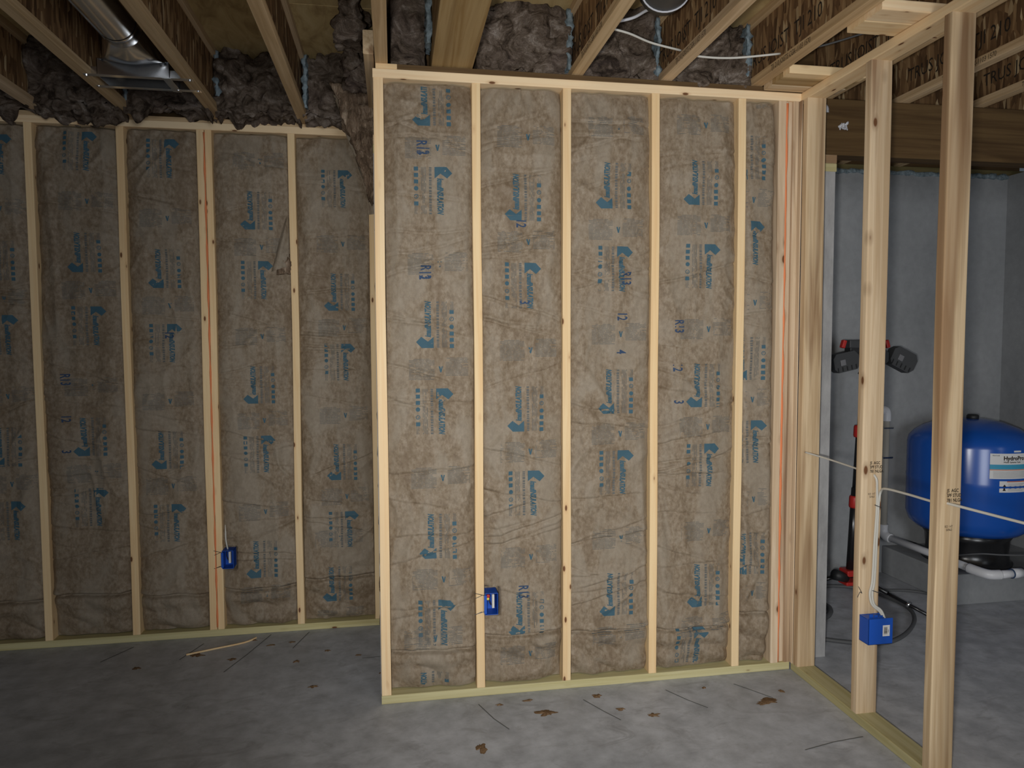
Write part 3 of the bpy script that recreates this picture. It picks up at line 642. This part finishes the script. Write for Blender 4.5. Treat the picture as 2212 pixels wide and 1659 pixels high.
MB().tube([(1.075, -3.3, 2.905), (1.075, -.45, 2.905), (1.075, -.42, 2.905)], .095, 32).build('round_pipe', 'dark_duct', d2, True)
for y in (-.46, -.58):
    MB().tube([(1.075+.098*math.cos(a), y+.01*math.sin(2*a), 2.905+.098*math.sin(a)) for a in np.linspace(math.pi*.95, math.pi*2.05, 20)], .0035, 6).build('strap', 'foam_white', d2, True)
MB().tube(spline([(.90, -.26, 2.84), (1.0, -.30, 2.85), (1.05, -.36, 2.86), (1.07, -.43, 2.82)]), .006, 6).build('strap_tail', 'foam_white', d2, True)

# ------------------------------------------------------------------ utility corner: pad, tank, piping
pd = MB().bevbox(3.325, 4.21, .585, YB, 0, .186, .006).build('concrete_pad', 'concrete_wall'); tag(pd, 'low grey concrete pad under the blue pressure tank', 'pad')
tx, ty, R = 3.650, .86, .345
tk = thing('water_tank', (tx, ty, .186), 'glossy blue pressure tank on a black stand with white labels', 'tank')
prof = [(.02,.368),(.20,.374),(.29,.392),(.328,.425),(R,.48),(R,.70),(R+.0025,.715),(R,.73),(R,.93),(.337,.965),(.31,1.0),(.26,1.035),(.18,1.068),(.10,1.085),(.03,1.09)]
MB().lathe(prof, (tx, ty, 0), 64).build('tank_body', 'tank_blue', tk, True)
MB().lathe([(.034,1.08),(.034,1.108),(.026,1.115),(.004,1.116)], (tx, ty-.02, 0), 20).build('valve_cap', 'black_plastic', tk, True)
MB().lathe([(.25,.186),(.25,.196),(.235,.20),(.225,.26),(.232,.34),(.26,.385)], (tx, ty, 0), 48).build('stand', 'black_steel', tk, True)
def wrap(name, a0, a1, z0, z1, mat, par, dr=.0012, n=14):
    V = []; F = []
    for i in range(n+1):
        a = a0 + (a1-a0)*i/n
        for z in (z0, z1): V.append((tx + (R+dr)*math.cos(a), ty + (R+dr)*math.sin(a), z))
    F = [(2*i, 2*i+2, 2*i+3, 2*i+1) for i in range(n)]
    return put(name, mesh(V, F, True), mat, par)
def wtext(name, body, size, a0, z, par, sx=1.0, bold=0., mat='ink_black', dr=.002):
    v, f = glyphs(body, size, sx, 0, bold)
    put(name, mesh([(tx + (R+dr)*math.cos(a0 + x/R), ty + (R+dr)*math.sin(a0 + x/R), z+y) for x, y in v], f), mat, par)
rd = math.radians; A0, A1 = rd(-115), rd(-71)
lab = wrap('brand_label', A0, A1, .765, .915, 'label_white', tk)
wrap('label_band', A0, A1, .822, .850, 'label_cyan', lab, .0018); wrap('label_line', A0, A1, .816, .821, 'label_orange', lab, .0018)
wtext('label_lettering', 'HydroPro', .034, rd(-103), .876, lab, .95, .0012); wtext('label_lettering', 'Water Systems Tank', .0125, rd(-103), .860, lab, 1.0, .0003)
wtext('label_lettering', 'PENTAIR', .010, rd(-113), .900, lab)
for k in range(5): wrap('label_text_line', A0 + rd(3), A1 - rd(4 + 3*(k % 2)), .806-k*.008, .8075-k*.008, 'ink_faint', lab, .0018)
sl = wrap('warning_label', rd(-106), rd(-78), .685, .752, 'label_white', tk)
wrap('label_line', rd(-99), rd(-78), .746, .752, 'label_orange', sl, .0018)
for k in range(6): wrap('label_text_line', rd(-98), rd(-79.5 - 2*(k % 2)), .735-k*.008, .7365-k*.008, 'ink_faint', sl, .0018)
wv = [(-103,.695),(-100,.695),(-101,.71),(-100,.722),(-101.3,.733),(-102.6,.722),(-102,.71)]
put('warning_figure', mesh([(tx+(R+.002)*math.cos(rd(a)), ty+(R+.002)*math.sin(rd(a)), z) for a, z in wv], [tuple(range(7))]), 'ink_black', sl)
wrap('small_sticker', rd(-93), rd(-85), .922, .932, 'label_white', tk, .0016)
pp = thing('water_pipe', (3.3, 1.17, .3), 'white plastic pipe dropping down the rear wall and turning along the pad', 'pipe')
px = 3.300; py = 1.175
MB().tube([(px, py, .31), (px, py, 1.075)], .024, 16).build('riser', 'pvc_aged', pp, True)
MB().tube(spline([(px, py, 1.045), (px, py, 1.09), (px-.012, py, 1.115), (px-.05, py, 1.118)]), .031, 16).build('elbow', 'pvc_white', pp, True)
MB().tube(spline([(px, py, .345), (px, py, .30), (px+.004, py-.02, .272), (px+.012, py-.06, .262)]), .031, 16).build('elbow', 'pvc_white', pp, True)
MB().tube([(px+.01, py-.05, .264), (3.40, .50, .235)], .023, 16).build('run', 'pvc_white', pp, True)
MB().tube(spline([(3.385, .55, .238), (3.402, .47, .234), (3.425, .435, .232), (3.48, .425, .232)]), .028, 16).build('elbow', 'pvc_white', pp, True)
MB().tube([(3.46, .425, .232), (3.58, .425, .234)], .023, 16).build('run', 'pvc_white', pp, True)
MB().tube([(3.555, .425, .234), (3.62, .425, .235)], .028, 16).build('coupling', 'pvc_white', pp, True); MB().tube([(3.552, .425, .234), (3.557, .425, .234)], .0285, 16).build('primer_ring', 'ink_stamp', pp, True)
for z in (.80, 1.0): MB().tube([(px-.035, py-.026, z), (px+.035, py-.026, z)], .006, 6).build('pipe_strap', 'galvanised', pp)
br = thing('brass_fitting', (3.7, .42, .235), 'brass nipple and tee feeding the blue tank', 'fitting')
MB().tube([(3.612, .425, .235), (3.625, .425, .235), (3.626, .425, .235), (3.69, .425, .235), (3.691, .425, .235), (3.71, .425, .235)], [.022,.022,.017,.017,.022,.022], 12).build('nipple', 'brass', br, True)
MB().tube([(3.715, .425, .235), (3.86, .425, .235)], .028, 14).tube([(3.78, .425, .235), (3.78, .425, .32)], .022, 12).build('tee', 'brass', br, True)
MB().tube([(3.735, .415, .25), (3.735, .41, .33)], .0045, 8).build('gauge_tube', 'copper_wire', br, True)
sw = thing('pressure_switch', (3.76, .42, .33), 'grey pressure switch box above the brass tee', 'switch')
MB().bevbox(3.69, 3.79, .385, .46, .325, .405, .005).build('switch_cover', 'switch_grey', sw); MB().tube([(3.765, .38, .355), (3.765, .386, .355)], .010, 12).build('conduit_hole', 'black_plastic', sw)
MB().bevbox(3.80, 3.86, .39, .45, .32, .40, .006).build('gauge', 'label_white', sw)
tag(MB().tube(spline([(3.69, .42, .335), (3.62, .40, .345), (3.5, .44, .342), (3.42, .50, .335), (3.36, .60, .30)]), .005, 8).build('cable', 'hose_grey', None, True), 'thin grey cable from the pressure switch past the tank stand', 'cable')

# ------------------------------------------------------------------ tripod work light
bx, by = 2.862, .90
tl = thing('work_light', (bx, by, 0), 'black tripod work light with red collars standing by the rear wall', 'work light')
top = Vector((2.925, .90, 1.44)); base = Vector((bx, by, .10)); L_ = lambda q: base.lerp(top, q)
MB().tube([L_(0), L_(.42)], .024, 16).tube([L_(.40), L_(.70)], .019, 16).tube([L_(.68), L_(1.0)], .015, 16).build('pole', 'black_steel', tl, True)
for q in (.355, .685): MB().tube([L_(q-.028), L_(q-.02), L_(q+.02), L_(q+.028)], [.029,.033,.033,.029], 16).build('clamp_collar', 'red_plastic', tl, True)
MB().bevbox(bx-.045, bx+.055, by-.045, by+.045, .112, .150, .006).build('leg_hub', 'red_plastic', tl); MB().bevbox(bx-.05, bx+.05, by-.045, by+.045, .055, .078, .006).build('lower_hub', 'red_plastic', tl)
MB().tube([(bx-.04, by-.02, .10), (bx-.13, by-.04, .135)], [.028, .034], 12).build('foot_knob', 'black_plastic', tl, True)
for fx, fy in ((3.045, .44), (2.40, .95), (3.10, 1.15)):
    a = Vector((bx, by, .125)); f_ = Vector((fx, fy, .012)); MB().tube([a, a.lerp(f_, .5)], .013, 10).tube([a.lerp(f_, .48), f_], .010, 10).build('leg', 'black_steel', tl, True)
    MB().tube([a.lerp(f_, .74), a.lerp(f_, .77)], .017, 10).build('leg_clip', 'galvanised', tl, True)
MB().tube([(2.905, .90, 1.37), (2.955, .89, 1.47)], .018, 10).tube([(3.03, .90, 1.37), (2.97, .89, 1.47)], .018, 10).build('yoke', 'grey_plastic', tl, True)
def panel(cx, cy, cz, ang, wd, hh, nm='lamp_panel'):
    M_ = Matrix.Translation((cx, cy, cz)) @ Matrix.Rotation(math.radians(ang), 4, 'Y')
    p = MB(); out = [(-wd, -hh*.55), (-wd*.72, -hh), (wd*.72, -hh), (wd, -hh*.5), (wd, hh*.5), (wd*.72, hh), (-wd*.72, hh), (-wd, hh*.55)]
    V = [M_ @ Vector((x, y, z)) for y in (-.03, .03) for x, z in out]; F = [tuple(range(7,-1,-1)), tuple(range(8,16))] + [(k, (k+1)%8, 8+(k+1)%8, 8+k) for k in range(8)]
    p.add(V, F); o = p.build(nm, 'grey_plastic', tl)
    MB().bevbox(-wd*.5, -wd*.1, -.034, -.029, -.018, .018, .002, M_).build('plate', 'lens_grey', o)
    f2 = MB()
    for k in range(5): f2.box(-wd*.8+k*wd*.36, -wd*.8+k*wd*.36+.006, -.034, -.029, -hh*.9, -hh*.45, M_)
    f2.build('cooling_fin', 'black_plastic', o)
panel(2.775, .88, 1.452, -12, .085, .058); panel(2.965, .89, 1.48, 0, .10, .052); panel(3.165, .88, 1.462, 26, .088, .062)
MB().bevbox(2.80, 2.905, .86, .94, 1.535, 1.585, .006).build('battery_housing', 'grey_plastic', tl)
MB().bevbox(2.81, 3.04, .87, .93, 1.50, 1.545, .006).build('head_bracket', 'black_plastic', tl)
for x in (2.772, 3.068): MB().bevbox(x-.012, x+.012, .87, .90, 1.535, 1.585, .005, Matrix.Translation((x,.885,1.56)) @ Matrix.Rotation(.3 if x < 2.9 else -.3, 4, 'Y') @ Matrix.Translation((-x,-.885,-1.56))).build('pivot_knob', 'red_plastic', tl)
tag(MB().tube(spline([(2.20,.30,.012),(2.38,.20,.012),(2.55,.165,.012),(2.74,.25,.012),(2.93,.42,.012),(3.02,.60,.012),(3.0,.82,.012),(2.90,.96,.012),(2.7,1.0,.012),(2.5,.9,.012)], 12), .011, 8).build('extension_cord', 'hose_grey', None, True), 'long dark cord looping on the floor behind the partition', 'cord')
tag(MB().tube(spline([(2.35,.50,.012),(2.48,.55,.012),(2.56,.66,.012),(2.54,.80,.012),(2.42,.88,.012),(2.30,.86,.012)], 12), .016, 8).build('hose', 'hose_grey', None, True), 'grey hose loop lying by the tripod foot', 'hose')
tag(MB().tube(spline([(2.98,.83,.036),(3.1,.87,.01),(3.22,.84,.01),(3.30,.78,.01),(3.31,.70,.01)], 12), .008, 8).build('lamp_cord', 'hose_grey', None, True), 'thin dark cord curving from the tripod to the pad', 'cord')

# ------------------------------------------------------------------ debris on the floor
def pile(x, y, rx, ry, sd, lab='small brown sawdust heap on the floor below the projecting wall', grp='sawdust below the projecting wall', hgt=.008, nm='sawdust_pile', cat='debris', mat='sawdust'):
    n = 44; hgt *= .6; V = [(x, y, hgt)]; F = []
    for q in range(1, 5):
        for k in range(n):
            a = 2*math.pi*k/n; rr_ = q/4*(1 + .9*float(noise(math.cos(a)*1.6+sd, math.sin(a)*1.6, sd*.7)) + .35*float(noise(math.cos(a)*3+sd, math.sin(a)*3, 3)))
            V.append((x + rx*rr_*math.cos(a), y + ry*rr_*math.sin(a), max(.0004, hgt*(1-(q/4)**1.5)*(1+.5*float(noise(q*2+sd, k*.9, 1))) + .0004)))
    for k in range(n): F.append((0, 1+k, 1+(k+1)%n))
    for q in range(3):
        for k in range(n): a = 1+q*n; F.append((a+k, a+n+k, a+n+(k+1)%n, a+(k+1)%n))
    tag(put(nm, mesh(V, F, True), mat), lab, cat, grp)
for i, (x, y, rx, ry) in enumerate([(.676,-.19,.040,.024), (1.645,-.262,.055,.022), (1.115,-.286,.024,.014), (.373,-.399,.018,.03), (.62,-.075,.02,.012), (.93,-.09,.02,.014), (1.0,-.215,.018,.010), (1.43,-.10,.011,.008), (.49,-.09,.014,.008), (1.76,-.19,.011,.013)]):
    if i == 1: pile(x, y, rx, ry, i*2.3, 'wide flat sawdust heap on the floor near the partition corner', 'sawdust below the projecting wall')
    else: pile(x, y, rx, ry, i*2.3)
for i, (x, y, rx, ry) in enumerate([(-.95,.66,.03,.02), (-.76,.58,.024,.014), (-.44,.50,.016,.012), (-1.2,.56,.018,.012), (-.6,.72,.02,.008), (-.30,.60,.016,.01), (-.14,.52,.014,.009), (-.5,.74,.016,.01), (-.33,.22,.02,.012), (-.02,.30,.014,.01), (-.70,.8,.02,.01)]):
    pile(x, y, rx, ry, 40+i*2.3, 'small dark debris scrap on the floor before the recessed wall', 'scraps before the recessed wall', .006, 'debris_scrap')
tag(MB().tube(spline([(-1.00,.665,.005), (-.88,.71,.006), (-.74,.765,.006), (-.69,.82,.006)], 4), .0045, 6).build('wood_sliver', 'pine', None), 'pale wood sliver lying on the floor before the recessed wall', 'wood scrap')
